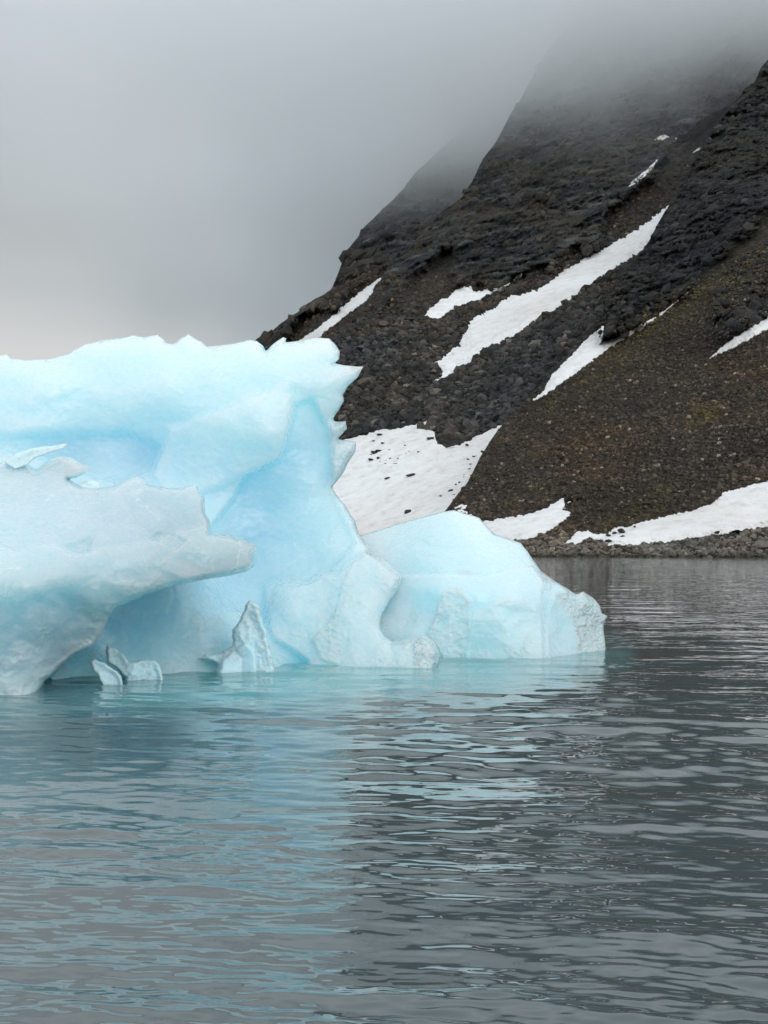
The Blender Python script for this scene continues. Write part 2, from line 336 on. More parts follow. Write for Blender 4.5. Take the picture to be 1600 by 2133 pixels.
mid = Layer([(300, 1140), (420, 1050), (520, 900), (600, 790), (660, 722), (720, 670), (765, 628), (790, 590), (812, 545), (850, 520), (880, 480), (915, 445), (960, 412), (985, 375), (1005, 330), (1030, 300), (1062, 240),
             (1085, 205), (1105, 165), (1135, 110), (1180, 60), (1240, 0), (1400, -120), (1700, -260), (1900, -330)],
            [(700, 1125, 290), (500, 1130, 330), (950, 1110, 268), (1050, 890, 325), (700, 890, 390), (620, 780, 430), (880, 890, 355), (812, 545, 600), (900, 650, 470), (780, 700, 440), (985, 600, 500), (1040, 590, 505), (985, 375, 640),
             (1105, 165, 760), (1270, 690, 385), (1100, 620, 460), (1110, 830, 345), (950, 760, 425), (1380, 450, 520), (1200, 480, 560), (1300, 300, 640), (1500, 250, 660), (1600, 120, 690),
             (1240, 0, 850), (1600, 0, 760), (1800, -260, 900), (1600, 800, 420), (1300, 1130, 255), (1700, 1130, 260), (1150, 1130, 262), (1850, 400, 600), (300, 1140, 380)],
            [('brown', FULL, 10, .75),
             ('brown', [(640, 720), (800, 690), (870, 660), (1000, 640), (1060, 650), (1110, 680), (1200, 700), (1150, 800), (1070, 900), (880, 940), (700, 940), (600, 800)], 40, .05),
             ('brown', [(1060, 700), (1280, 540), (1300, 640), (1100, 860), (960, 900), (960, 780)], 30, .12),
             ('crag', [(800, 640), (790, 560), (820, 500), (900, 400), (1000, 200), (1100, 50), (1300, -400), (2000, -400), (2000, 180), (1480, 240), (1390, 340), (1290, 420), (1240, 500), (1160, 545), (1060, 590), (985, 605), (960, 590),
                       (940, 520), (880, 560), (850, 600)], 30, 1.),
             ('moss', [(1000, 300), (1150, 260), (1260, 330), (1150, 420), (1040, 400)], 40, .5)],
            320, 1850, 1150, 1.0, 5, 1.)
near = Layer([(700, 1190), (780, 1165), (830, 1140), (870, 1112), (905, 1086), (930, 1062), (945, 1040), (975, 1002), (1000, 950), (1030, 905), (1052, 876), (1085, 842), (1105, 824), (1130, 795), (1150, 770), (1180, 732), (1215, 695), (1245, 668),
              (1262, 645), (1275, 610), (1300, 575), (1330, 535), (1352, 503), (1368, 470), (1385, 440), (1412, 400), (1440, 345), (1470, 298), (1498, 255), (1520, 225), (1550, 185), (1572, 170), (1585, 142), (1600, 125), (1660, 60), (1750, -10), (1850, -80)],
             [(1100, 1163, 196), (1400, 1163, 186), (1600, 1161, 186), (1800, 1163, 184), (1100, 1130, 210), (1400, 1130, 201), (1600, 1110, 205), (940, 1050, 258), (1010, 1080, 240), (1050, 880, 308), (1150, 1000, 258), (1110, 835, 318),
              (1350, 1000, 235), (1600, 900, 240), (1250, 850, 288), (1450, 800, 285), (1270, 700, 345), (1340, 680, 338), (1270, 670, 346), (1440, 605, 345), (1380, 450, 425), (1500, 420, 405), (1600, 500, 345), (1560, 660, 300),
              (1480, 745, 300), (1500, 250, 500), (1600, 125, 560), (1750, -10, 640), (1600, 660, 305), (800, 1160, 215), (700, 1190, 200), (1850, 600, 300), (1850, 1000, 200)],
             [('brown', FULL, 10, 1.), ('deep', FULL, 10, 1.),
              ('brown', [(1040, 880), (1240, 650), (1290, 600), (1280, 700), (1120, 850)], 20, .1),
              ('brown', [(1080, 1180), (1080, 1130), (1250, 1120), (1700, 1090), (1900, 1090), (1900, 1250), (1000, 1250)], 14, .35),
              ('crag', [(1250, 706), (1245, 640), (1330, 480), (1400, 330), (1560, 120), (1850, -150), (1900, 200), (1900, 330), (1700, 380), (1560, 480), (1500, 545), (1440, 600), (1370, 650), (1300, 690)], 24, 1.),
              ('crag', [(1475, 660), (1490, 600), (1530, 540), (1600, 500), (1720, 430), (1750, 560), (1620, 640), (1560, 680), (1505, 712)], 22, .9),
              ('crag', [(1175, 1045), (1185, 1005), (1230, 985), (1275, 975), (1250, 1010), (1200, 1045)], 14, .35),
              ('moss', [(1430, 880), (1440, 855), (1480, 838), (1500, 845), (1495, 870), (1450, 890), (1415, 905)], 10, 1.),
              ('moss', [(1380, 640), (1480, 540), (1600, 430), (1700, 420), (1560, 600), (1300, 760), (1150, 850), (1250, 760)], 45, .62),
              ('moss', [(1250, 1120), (1240, 1090), (1330, 1030), (1420, 1000), (1400, 1050), (1330, 1090)], 30, .5)],
             760, 1850, 1176, .62, 9, .8)
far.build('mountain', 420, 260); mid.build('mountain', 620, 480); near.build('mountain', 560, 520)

# ------------------------------------------------------------------ snow patches lying on the slopes
def snow(layer, poly, label, step=1.8, thick=.9, rag=5., offs=0.):
    p = np.array(poly, float); a = p.min(0) - 8; b = p.max(0) + 8
    u = np.arange(a[0], b[0], step); v = np.arange(a[1], b[1], step); U, V = np.meshgrid(u, v)
    sd = polysd(U, V, poly)
    C = np.stack([U * .8 + V * .6, (V * .8 - U * .6) * 2.6, U * 0], -1)      # ragged along the fall line
    sd = sd + fbm(C, 24, 5, .68, seed=11) * rag * 2.3 - .6
    D = layer.depth(U, V); Ds = layer.base(U, V)
    P = unproj(U, V, D)
    # smooth snow surface: average the ground, then lift where the patch is deep
    k = 5; Sm = D.copy()
    for _ in range(3):
        Sp = np.pad(Sm, k, mode='edge'); cs = np.cumsum(np.cumsum(np.pad(Sp, ((1, 0), (1, 0))), 0), 1); n = 2 * k + 1
        Sm = (cs[n:, n:] - cs[:-n, n:] - cs[n:, :-n] + cs[:-n, :-n]) / n / n
    w = ss(sd, 0, 14); Dd = D * (1 - w) + Sm * w
    lift = np.where(sd > 0, .35 + thick * 2.2 * ss(sd, 0, 16), sd * .5) + offs
    P = unproj(U, V, Dd - lift)
    keep = (sd > -1.6) & (V > layer.ridge(U) - 1)
    f = gridfaces(*U.shape); f = f[keep.ravel()[f].all(1)]
    used = np.unique(f); mp_ = np.full(U.size, -1); mp_[used] = np.arange(len(used))
    top = P.reshape(-1, 3)[used]; f = mp_[f]
    c = top.mean(0); c[2] = top[:, 2].min()
    # closed body: underside a little below the ground
    e = np.concatenate([f[:, [0, 1]], f[:, [1, 2]], f[:, [2, 3]], f[:, [3, 0]]]); key = np.sort(e, 1); kk = key[:, 0].astype(np.int64) * len(top) + key[:, 1]
    un, ix, ct = np.unique(kk, return_index=True, return_counts=True); eb = e[ix[ct == 1]]
    bot = top + np.array([0, 2.2, -1.2]); n = len(top)
    side = np.stack([eb[:, 1], eb[:, 0], eb[:, 0] + n, eb[:, 1] + n], 1)
    o = mesh('snow_patch', np.concatenate([top, bot]), np.concatenate([f, side, f[:, ::-1] + n]), M_S, loc=c)
    return tag(o, label, 'snow patch', 'old snow patches on the mountain slopes')
S_APR = [(420, 1010), (470, 985), (455, 965), (540, 950), (560, 925), (640, 935), (700, 925), (716, 916), (760, 905), (790, 895), (830, 891), (862, 884), (902, 871), (885, 892), (905, 900), (912, 925), (930, 934), (962, 924), (1000, 905), (1052, 879), (1085, 900), (1060, 1020), (960, 1118), (600, 1124), (520, 1098), (470, 1060), (430, 1050)]
S_BIG = [(1425, 405), (1385, 434), (1340, 468), (1290, 500), (1240, 528), (1200, 547), (1150, 583), (1110, 605), (1062, 617), (1010, 650), (984, 661), (968, 690), (957, 718), (940, 730), (907, 756), (918, 768), (920, 782), (896, 799), (932, 786), (960, 768),
         (985, 751), (1010, 731), (1042, 714), (1090, 690), (1112, 671), (1160, 645), (1210, 606), (1250, 581), (1300, 549), (1342, 518), (1362, 495), (1430, 460)]
S_SM = [(878, 665), (893, 643), (925, 618), (931, 624), (948, 603), (962, 597), (981, 596), (985, 609), (1020, 601), (1040, 600), (1062, 588), (1087, 568), (1068, 588), (1040, 607), (1010, 620), (980, 630), (945, 643), (915, 666), (900, 662)]
S_FAR = [(600, 724), (625, 706), (660, 684), (700, 650), (750, 608), (806, 566), (796, 585), (780, 600), (768, 625), (722, 656), (692, 680), (664, 704), (640, 724)]
S_NR = [(1104, 839), (1130, 815), (1146, 785), (1182, 746), (1226, 702), (1257, 677), (1260, 686), (1251, 711), (1290, 702), (1340, 673), (1372, 654), (1402, 632), (1438, 604), (1408, 632), (1380, 655), (1330, 688), (1272, 724), (1212, 768), (1190, 785), (1160, 806), (1132, 826)]
S_RT = [(1476, 748), (1500, 724), (1530, 702), (1600, 660), (1700, 600), (1700, 640), (1600, 686), (1532, 724)]
S_BM = [(985, 1100), (1012, 1084), (1060, 1078), (1100, 1070), (1136, 1056), (1176, 1034), (1179, 1046), (1190, 1044), (1168, 1062), (1193, 1068), (1178, 1082), (1150, 1104), (1120, 1118), (1080, 1128), (1050, 1132), (990, 1125)]
S_BR = [(1720, 950), (1600, 1000), (1560, 1010), (1510, 1024), (1482, 1048), (1440, 1064), (1400, 1071), (1350, 1084), (1310, 1094), (1280, 1100), (1262, 1110), (1236, 1112), (1226, 1103), (1206, 1105), (1190, 1118), (1174, 1134), (1200, 1134), (1230, 1122), (1255, 1124),
        (1266, 1137), (1300, 1139), (1390, 1131), (1460, 1120), (1520, 1110), (1600, 1098), (1720, 1086)]
snow(mid, S_APR, 'broad dirty white snow apron above the low ice lobe, below the boulder field', rag=4)
snow(mid, S_BIG, 'largest long white snow tongue running down the middle mountain above the boulders', rag=5)
snow(mid, S_SM, 'short ragged snow patch under the grey cliff, left of the largest snow tongue', rag=4)
snow(mid, [(1295, 401), (1318, 376), (1350, 350), (1373, 327), (1362, 350), (1332, 378)], 'thin slanting snow sliver high on the middle mountain above the largest snow tongue', rag=2, thick=.6)
snow(mid, [(1362, 292), (1372, 283), (1383, 279), (1396, 285), (1380, 293)], 'tiny snow fleck highest on the middle mountain, left one of two neighbours', rag=2, thick=.5)
snow(mid, [(1402, 296), (1408, 285), (1414, 284), (1408, 294)], 'tiniest snow fleck just right of the highest snow fleck', rag=1, thick=.4)
snow(mid, [(1438, 322), (1450, 310), (1466, 302), (1456, 314)], 'small snow streak hugging the edge of the dark near crag', rag=1, thick=.5)
snow(mid, [(1482, 280), (1488, 272), (1500, 266), (1492, 275)], 'topmost small snow streak beside the dark near crag ridge', rag=1, thick=.5)
snow(far, S_FAR, 'narrow snow gully on the far mountain just above the iceberg top', rag=3)
snow(near, S_NR, 'forked snow tongue beneath the dark crag along the brown scree', rag=3, thick=.7)
snow(near, S_RT, 'narrow snow wedge at the right edge below the pale crag', rag=3, thick=.6)
snow(near, S_BM, 'low snow patch by the shore behind the right end of the ice', rag=4, thick=.6)
snow(near, S_BR, 'wide snow bank along the pebble beach at the right', rag=4, thick=.6)
snow(near, [(1154, 1134), (1166, 1120), (1188, 1111), (1176, 1124)], 'small snow scrap just above the beach between two larger patches', rag=1.5, thick=.4)
snow(near, [(946, 1056), (962, 1050), (974, 1051), (970, 1062), (984, 1072), (990, 1090), (950, 1090)], 'small snow scrap at the foot of the brown scree right above the ice', rag=2, thick=.4)

# ------------------------------------------------------------------ rocks
def ico(sub):
    import bmesh
    b = bmesh.new(); bmesh.ops.create_icosphere(b, subdivisions=sub, radius=1); b.verts.ensure_lookup_table()
    v = np.array([x.co[:] for x in b.verts]); f = np.array([[x.index for x in q.verts] for q in b.faces]); b.free(); return v, f
IV0, IF0 = ico(1); IV1, IF1 = ico(3)
def angular(v, r, cuts=9):
    v = v * 1.3
    for _ in range(cuts):
        n = r.normal(size=3); n /= np.linalg.norm(n); d = r.uniform(.55, .85)
        k = v @ n; v = v - np.clip(k - d, 0, None)[:, None] * n
    return v * r.uniform([.8, .7, .5], [1.25, 1.1, .8])
small = [IV0 * r_.uniform(.7, 1.25, (len(IV0), 1)) * r_.uniform([.8, .7, .45], [1.3, 1.1, .85]) for r_ in [np.random.default_rng(k) for k in range(14)]]
bigs = [angular(IV1, np.random.default_rng(50 + k)) for k in range(9)]
def rotm(n, r):
    q = r.normal(size=(n, 4)); q /= np.linalg.norm(q, axis=1)[:, None]; w, x, y, z = q.T
    return np.stack([1 - 2 * (y * y + z * z), 2 * (x * y - z * w), 2 * (x * z + y * w), 2 * (x * y + z * w), 1 - 2 * (x * x + z * z), 2 * (y * z - x * w),
                     2 * (x * z - y * w), 2 * (y * z + x * w), 1 - 2 * (x * x + y * y)], -1).reshape(n, 3, 3)
MIDSMALL = [[(1290, 405), (1316, 370), (1350, 344), (1378, 320), (1366, 356), (1334, 384)], [(1354, 298), (1370, 277), (1402, 278), (1416, 280), (1410, 300), (1380, 302)], [(1432, 328), (1446, 306), (1500, 262), (1502, 268), (1460, 316)]]
def snowfree(U, V, layer):
    k = np.ones(U.shape, bool)
    L = {id(mid): [S_APR, S_BIG, S_SM], id(near): [S_NR, S_RT, S_BM, S_BR], id(far): [S_FAR]}[id(layer)]
    if id(layer) == id(mid): L = L + MIDSMALL
    for p in L: k &= polysd(U, V, p) < -1
    return k
def rocks(layer, poly, n, smin, smax, name, mat, seed, pw=2.2):
    r = np.random.default_rng(seed); p = np.array(poly, float); a, b = p.min(0), p.max(0)
    U = r.uniform(a[0], b[0], n); V = r.uniform(a[1], b[1], n)
    k = (polysd(U, V, poly) + r.normal(size=n) * 9 > 0) & snowfree(U, V, layer) & (V > layer.ridge(U) + 1); U, V = U[k], V[k]; n = len(U)
    D = layer.depth(U, V); P = unproj(U, V, D); s = smin + (smax - smin) * r.uniform(0, 1, n) ** pw * 1.0
    Rm = rotm(n, r); ti = r.integers(0, len(small), n); T = np.stack(small)[ti]
    vv = np.einsum('nij,nkj->nki', Rm, T * s[:, None, None]) + P[:, None]
    ff = IF0[None] + (np.arange(n) * len(IV0))[:, None, None]
    tone = np.repeat(np.clip(r.normal(.45, .22, n), 0, 1), len(IV0))
    c = P.mean(0)
    o = mesh(name, vv.reshape(-1, 3), ff.reshape(-1, 3), mat, attrs={'tone': tone, 'moss': np.repeat(layer.field(U, V, 'moss'), len(IV0))}, smooth=False, loc=c)
    return tag(o, kind='stuff')
A_BF = [(640, 730), (720, 690), (790, 640), (860, 640), (990, 640), (1060, 600), (1300, 480), (1290, 560), (1240, 660), (1130, 800), (1050, 885), (960, 925), (900, 900), (870, 885), (790, 900), (690, 925), (600, 900)]
tag(rocks(mid, A_BF, 17000, .3, 2.1, 'rubble', M_RD, 1, 3.2), 'dark grey angular rubble of the boulder field below the snow tongues', 'rubble')
tag(rocks(mid, [(660, 720), (800, 560), (960, 590), (1060, 600), (1280, 440), (1440, 330), (1370, 460), (1100, 620), (960, 690), (800, 700)], 9000, .25, 1.3, 'scree', M_RB, 2, 3), 'brown scree between the grey cliffs and snow of the middle mountain', 'scree')
tag(rocks(far, [(560, 730), (640, 660), (800, 540), (870, 520), (800, 640), (700, 740)], 3000, .35, 1.6, 'scree', M_RB, 3, 3), 'brown scree beside the snow gully of the far mountain', 'scree')
tag(rocks(near, [(940, 1045), (1050, 870), (1250, 720), (1440, 600), (1600, 500), (1750, 500), (1750, 1100), (1400, 1110), (1200, 1110), (1080, 1150), (960, 1090)], 60000, .13, .62, 'scree', M_RB, 4, 3.6), 'fine brown scree slope covering the near mountain', 'scree')
tag(rocks(near, [(1080, 840), (1240, 640), (1280, 580), (1300, 640), (1250, 700)], 1600, .25, 1.2, 'rubble', M_RD, 5, 2.5), 'dark rubble beside the forked snow tongue', 'rubble')
tag(rocks(near, [(1060, 1170), (1070, 1120), (1160, 1115), (1260, 1135), (1500, 1120), (1750, 1090), (1800, 1172)], 6000, .12, .75, 'beach_stones', M_RG, 6, 3), 'grey stones covering the narrow beach at the waterline', 'stones')
def crags(layer, poly, n, name, seed, s0, s1):
    r = np.random.default_rng(seed); p = np.array(poly, float); a, b = p.min(0), p.max(0)
    U = r.uniform(a[0], b[0], n); V = r.uniform(a[1], b[1], n)
    k = (layer.field(U, V, 'crag') > r.uniform(.4, .9, n)) & snowfree(U, V, layer) & (V > layer.ridge(U) + 3); U, V = U[k], V[k]; n = len(U)
    P = unproj(U, V, layer.depth(U, V)); s = s0 + (s1 - s0) * r.uniform(0, 1, n) ** 4
    T = np.stack(small)[r.integers(0, len(small), n)]
    vv = np.einsum('nij,nkj->nki', rotm(n, r), T * s[:, None, None]) * r.uniform([.7, .7, .6], [1.3, 1., 1.35], (n, 1, 3)); vv[..., 0] += vv[..., 2] * .25
    vv = vv + P[:, None]; ff = IF0[None] + (np.arange(n) * len(IV0))[:, None, None]
    tn = np.clip((.2 if layer is near else .34) + fbm(P * [1, .3, 1], 22, 3, seed=seed) * .8 + r.normal(0, .13, n), 0, 1)
    o = mesh(name, vv.reshape(-1, 3), ff.reshape(-1, 3), M_RD, attrs={'tone': np.repeat(tn, len(IV0))}, smooth=False, loc=P.mean(0))
    return tag(o, kind='stuff')
tag(crags(mid, [(780, 0), (1650, 0), (1650, 640), (780, 640)], 5000, 'crag_blocks', 31, .4, 2.6), 'broken grey cliff blocks of the middle mountain', 'cliff')
tag(crags(near, [(1240, 0), (1750, 0), (1750, 720), (1240, 720)], 4500, 'crag_blocks', 32, .25, 1.8), 'broken dark cliff blocks of the near crags', 'cliff')
tag(crags(far, [(540, 200), (1100, 200), (1100, 720), (540, 720)], 1800, 'crag_blocks', 33, .8, 4.), 'hazy grey cliff blocks of the far mountain', 'cliff')
# individual boulders (shared meshes)
bm_cache = {}
def boulder(layer, u, v, px, label, group, mat=M_RD, tone=.5, lift=0., r=np.random.default_rng(77), sink=.25, flat=1.):
    D = float(layer.depth(np.array([u]), np.array([v]))[0]) - lift; s = px / F * D / 2; k = int(r.integers(0, len(bigs))); tq = round(tone * 5) / 5
    key = (k, mat.name, tq)
    if key not in bm_cache:
        o = mesh('boulder', bigs[k], IF1, mat, attrs={'tone': np.full(len(IV1), tq)}, smooth=False)
        bm_cache[key] = o.data
    else:
        o = bpy.data.objects.new('boulder', bm_cache[key]); COL.objects.link(o)
    c = unproj(np.array(u), np.array(v), np.array(D)); o.location = (c[0], c[1] - s * .3, c[2] - s * sink + s * .2)
    o.scale = (s * 1.1, s, s * flat); o.rotation_euler = (r.uniform(-.3, .3), r.uniform(-.5, .1), r.uniform(0, 6.28))
    return tag(o, label, 'boulder', group)
G1 = 'boulders of the dark boulder field'; G2 = 'rocks lying on the snow apron'; G3 = 'boulders along the beach'; G4 = 'rocks on the shore snow bank'; G5 = 'pale stones on the brown scree'
for u, v, px, lab, tn in [(752, 725, 30, 'brownish slab shaped boulder just right of the iceberg top corner', .9), (905, 725, 24, 'light brown block near the lower left end of the largest snow tongue', 1.),
        (800, 678, 26, 'pale grey boulder pair high in the boulder field, larger one', .85), (930, 800, 26, 'long dark boulder below the tip of the largest snow tongue', .5), (765, 795, 34, 'big brownish boulder beside the pointed ice beak', .8),
        (785, 720, 24, 'grey tilted boulder upper left in the boulder field', .7), (932, 708, 18, 'flat brown rock on the edge of the largest snow tongue', .9), (880, 890, 26, 'large dark boulder on the upper rim of the snow apron', .55),
        (935, 905, 22, 'dark boulder wedged between the two tips of the snow apron', .6), (738, 762, 20, 'small brown boulder above the pointed ice beak', .8), (925, 690, 24, 'grey boulder left of the middle of the largest snow tongue', .7),
        (1002, 862, 22, 'grey boulder low in the boulder field near the brown scree', .7), (860, 668, 20, 'grey boulder touching the lower end of the short ragged snow patch', .6)]:
    boulder(mid, u, v, px, lab, G1, tone=tn)
r9 = np.random.default_rng(21); k = 0
while k < 150:
    u, v = r9.uniform(690, 1200), r9.uniform(650, 925); U, V = np.array([u]), np.array([v])
    if polysd(U, V, A_BF)[0] < 4 or not snowfree(U, V, mid)[0]: continue
    boulder(mid, u, v, r9.uniform(9, 19), 'grey angular boulder among many in the dark boulder field', G1, tone=float(np.clip(r9.normal(.55, .2), 0, 1))); k += 1
for u, v, px, lab in [(790, 906, 13, 'topmost flat rock on the left of the snow apron'), (778, 919, 9, 'rock second from the top on the left of the snow apron'), (798, 924, 9, 'small rock right of the upper rocks on the snow apron'),
        (780, 943, 14, 'upper pointed rock of the cluster on the snow apron'), (788, 940, 11, 'right pointed rock of the cluster on the snow apron'), (774, 958, 13, 'lower left rock of the cluster on the snow apron'), (788, 955, 10, 'lower right rock of the cluster on the snow apron'),
        (895, 914, 19, 'broad dark rock below the tip of the snow apron'), (941, 929, 12, 'rock at the notch in the upper edge of the snow apron'), (857, 990, 15, 'long flat rock in the middle of the snow apron'), (808, 996, 11, 'small flat rock left of the middle of the snow apron'),
        (849, 1066, 16, 'lowest slanted rock on the snow apron above the ice'), (938, 1022, 11, 'rock on the right side of the snow apron near the brown scree'), (918, 1033, 7, 'small rock low on the right side of the snow apron'), (973, 927, 9, 'rock on the upper right of the snow apron')]:
    boulder(mid, u, v, px, lab, G2, tone=.45, flat=.6, sink=.1, lift=2.3)
for i in range(34):
    if i < 14: u, v = r9.normal(815, 18), r9.normal(944, 16)
    else:
        t_ = r9.uniform(0, 1); u, v = 1035 - 95 * t_ + r9.normal(0, 7) - 8, 895 + 150 * t_ + r9.normal(0, 9)
    boulder(mid, u, v, r9.uniform(3, 6.5), 'small dark stone scattered on the snow apron', G2, tone=.4, sink=.1, lift=2.1)
for u, v, px, lab, tn in [(1590, 1140, 52, 'largest smooth grey boulder at the right end of the beach', .6), (1131, 1119, 13, 'black round boulder at the foot of the low snow patch', .1), (1190, 1134, 13, 'dark boulder at the lower tip of the wide snow bank', .15), (1308, 1150, 22, 'black pointed boulder on the beach', .05),
        (1255, 1155, 18, 'dark low boulder on the beach left of the black pointed one', .2), (1356, 1133, 10, 'small pale boulder at the lower edge of the snow bank', .8), (1122, 1135, 22, 'grey boulder at the left end of the beach', .4), (1146, 1140, 16, 'dark grey boulder near the left end of the beach', .35),
        (1470, 1152, 26, 'olive tinged low boulder by the waterline', .5), (1245, 1140, 16, 'round grey boulder above the waterline', .5)]:
    boulder(near, u, v, px, lab, G3, mat=M_RG, tone=tn, sink=.1)
for i in range(60):
    u = r9.uniform(1085, 1600); v = r9.uniform(1138 if u < 1400 else 1130, 1160)
    boulder(near, u, v, r9.uniform(7, 15), 'grey stone among many on the narrow beach', G3, mat=M_RG, tone=float(np.clip(r9.normal(.5, .2), 0, 1)), sink=.1)
for u, v, px, lab in [(1493, 1110, 14, 'lone triangular grey rock on the wide snow bank'), (1535, 1108, 16, 'dark rock at the lower rim of the wide snow bank'), (1296, 1108, 20, 'largest dark rock poking from the left part of the snow bank'), (1322, 1097, 8, 'small rock above the dark rock on the snow bank'),
        (1266, 1115, 13, 'leftmost slanted rock poking through the snow bank'), (1268, 1127, 14, 'lower slanted rock at the left end of the snow bank'), (1297, 1117, 10, 'small dark rock just below the largest rock on the snow bank'), (1280, 1110, 9, 'small rock left of the largest rock on the snow bank')]:
    boulder(near, u, v, px, lab, G4, tone=.4, flat=.7, sink=.1, lift=1.7)
for u, v, px, lab, tn in [(1502, 914, 13, 'whitish boulder on the brown scree at the right', 1.), (1403, 914, 9, 'grey stone left of the whitish boulder on the brown scree', .8), (1415, 1024, 7, 'pale stone above the wide snow bank', 1.), (1488, 837, 12, 'grey slab above the mossy patch on the scree', .7)]:
    boulder(near, u, v, px, lab, G5, mat=M_RG, tone=tn)

# ------------------------------------------------------------------ ice
def worley(U, V, cell, seed, th=.5):
    r = np.random.default_rng(seed); gu, gv = np.floor(U / cell), np.floor(V / cell); tab = r.uniform(0, 1, (4096, 3)); best = np.full(U.shape, 9.)
    for i in (-1, 0, 1):
        for j in (-1, 0, 1):
            h = ((gu + i) * 73 + (gv + j) * 151 + seed * 7).astype(int) % 4096
            du = U / cell - (gu + i + tab[h, 0]); dv = V / cell - (gv + j + tab[h, 1]); a = th + tab[h, 2] * 3
            best = np.minimum(best, np.abs(du * np.cos(a) + dv * np.sin(a)) * 1.3 + np.abs(dv * np.cos(a) - du * np.sin(a)) * .8)
    return best
RELK = .46; LOW = 1.
def ice(name, outline, depth, thick, Rpx, patches=(), blue=None, grey=None, step=2.0, crust=.35, seed=0, parent=None, clear0=0., amp=1., edge=.5, loc=None, mat=None, facet=1.):
    """closed solid: front face from depth points (u, v, metres) and facet patches, rounded rim, full thickness behind"""
    o_ = np.array(outline, float); a = o_.min(0) - 2 * step; b = o_.max(0) + 2 * step
    # ragged outline
    pts = []
    for i in range(len(o_)):
        p, q = o_[i], o_[(i + 1) % len(o_)]; n = max(1, int(np.linalg.norm(q - p) / 5))
        for j in range(n): pts.append(p + (q - p) * j / n)
    pts = np.array(pts); j3 = np.stack([pts[:, 0], pts[:, 1], pts[:, 0] * 0 + seed * 7], -1)
    pts = pts + np.stack([fbm(j3, 16, 3, .6), fbm(j3 + 50, 16, 3, .6)], -1) * 3.2 * edge
    U, V = np.meshgrid(np.arange(a[0], b[0], step), np.arange(a[1], b[1], step))
    sd, cu, cv = polysd(U, V, pts, near=True)
    fc = gridfaces(*U.shape); inside = sd > 0; fk = inside.ravel()[fc].any(1); f = fc[fk]
    rim = ~inside; U = np.where(rim, cu, U); V = np.where(rim, cv, V); sd = np.where(rim, 0, sd)
    used = np.unique(f); mp_ = np.full(U.size, -1); mp_[used] = np.arange(len(used)); f = mp_[f]
    U, V, sd, rim = U.ravel()[used], V.ravel()[used], sd.ravel()[used], rim.ravel()[used]
    rb = RBF(depth); D0 = rb(U, V)
    bl = RBF(blue)(U, V) if blue else np.zeros_like(U); gr = np.clip(RBF(grey)(U, V), 0, 1) if grey else np.zeros_like(U)
    cl = np.full_like(U, clear0); rel = np.zeros_like(U)
    P3 = np.stack([U, V, U * 0 + seed * 40], -1)
    wob = fbm(P3, 60, 2, .4, seed=seed) * 11
    for pt in patches:
        poly, off, soft, fall = pt[:4]; db, dc = pt[4:6] if len(pt) > 4 else (0, 0)
        s = polysd(U, V, poly) + wob * .6; k = ss(s, -soft * .55, soft * .55)
        rel = rel + off * RELK * k * (np.exp(-np.clip(s, 0, None) / fall) if fall else 1.)
        kc = ss(s, -max(soft, 7) / 2, max(soft, 7) / 2)
        if fall: kc = kc * np.exp(-np.clip(s, 0, None) / (fall * 1.5))
        bl = bl + db * kc; cl = cl + dc * kc
    m = D0 / F                                                # metres per photo pixel
    x = np.clip(sd / Rpx, 0, 1); prof = np.sqrt(np.clip(1 - (1 - x) ** 2, 0, 1)) ** .85
    sc3 = P3 * [1, 1.5, 1]
    cell = np.abs(fbm(sc3, 150, 2, .4, seed=seed + 4)) * .20 + fbm(P3, 260, 2, .4, seed=seed + 5) * .3
    scal = fbm(sc3, 34, 4, .5, seed=seed + 8, ridged=True) * .02 + fbm(P3, 9, 3, .5, seed=seed + 9) * .004 * (1 + 8 * np.clip(cl, 0, 1))
    fade = ss(sd, 0, 14); cc = np.clip(cl, 0, 1)
    rel = rel - (worley(U, V, 30, seed + 60) * .11 + worley(U, V, 11, seed + 61) * .035) * cc * facet - worley(U + wob, V + wob, 75, seed + 62) * (.03 + .09 * ss(V, 1180, 1270) * LOW)
    cl = cl + LOW * ss(V, 1200, 1300) * .35 * ss(fbm(P3, 70, 3, .5, seed=seed + 31), .05, .3)
    rimd = min(.5, thick * .6); Df = D0 + rimd * (1 - prof) - (rel + cell * amp + scal * (.4 + amp)) * fade
    mid_ = D0 + rimd
    Df = np.where(rim, mid_, np.minimum(Df, mid_ - .002)); Db = mid_ + np.where(rim, 0, thick * 2 * prof + .002)
    # rims: thin clear crust in broken stretches
    cr_ = ss(fbm(P3, 40, 4, .6, seed=seed + 2), .12, .3) * (1 - ss(sd, 3, 15)) * crust * 2
    cl = np.clip(cl + cr_, 0, 1); bl = np.clip(bl - (1 - ss(sd, 0, 60)) * .1, 0, 1)
    n = len(U); bi = np.where(rim, np.arange(n), 0); nb = (~rim).sum(); bi[~rim] = n + np.arange(nb)
    vf = unproj(U, V, Df); vb = unproj(U, V, Db)[~rim]
    verts = np.concatenate([vf, vb]); faces = np.concatenate([f, bi[f][:, ::-1]])
    at = {k_: np.concatenate([v_, v_[~rim]]) for k_, v_ in (('blue', bl), ('clear', cl), ('grey', gr))}
    if loc is None: c = verts.mean(0); c[2] = 0; loc = c
    if parent is not None: lo = np.array(parent.location); verts = verts - lo; o = mesh(name, verts, faces, mat or M_I, parent, at)
    else: o = mesh(name, verts, faces, mat or M_I, None, at, loc=loc)
    return o
def wl(v): return EYE * F / (v - HV)                          # distance of a waterline row
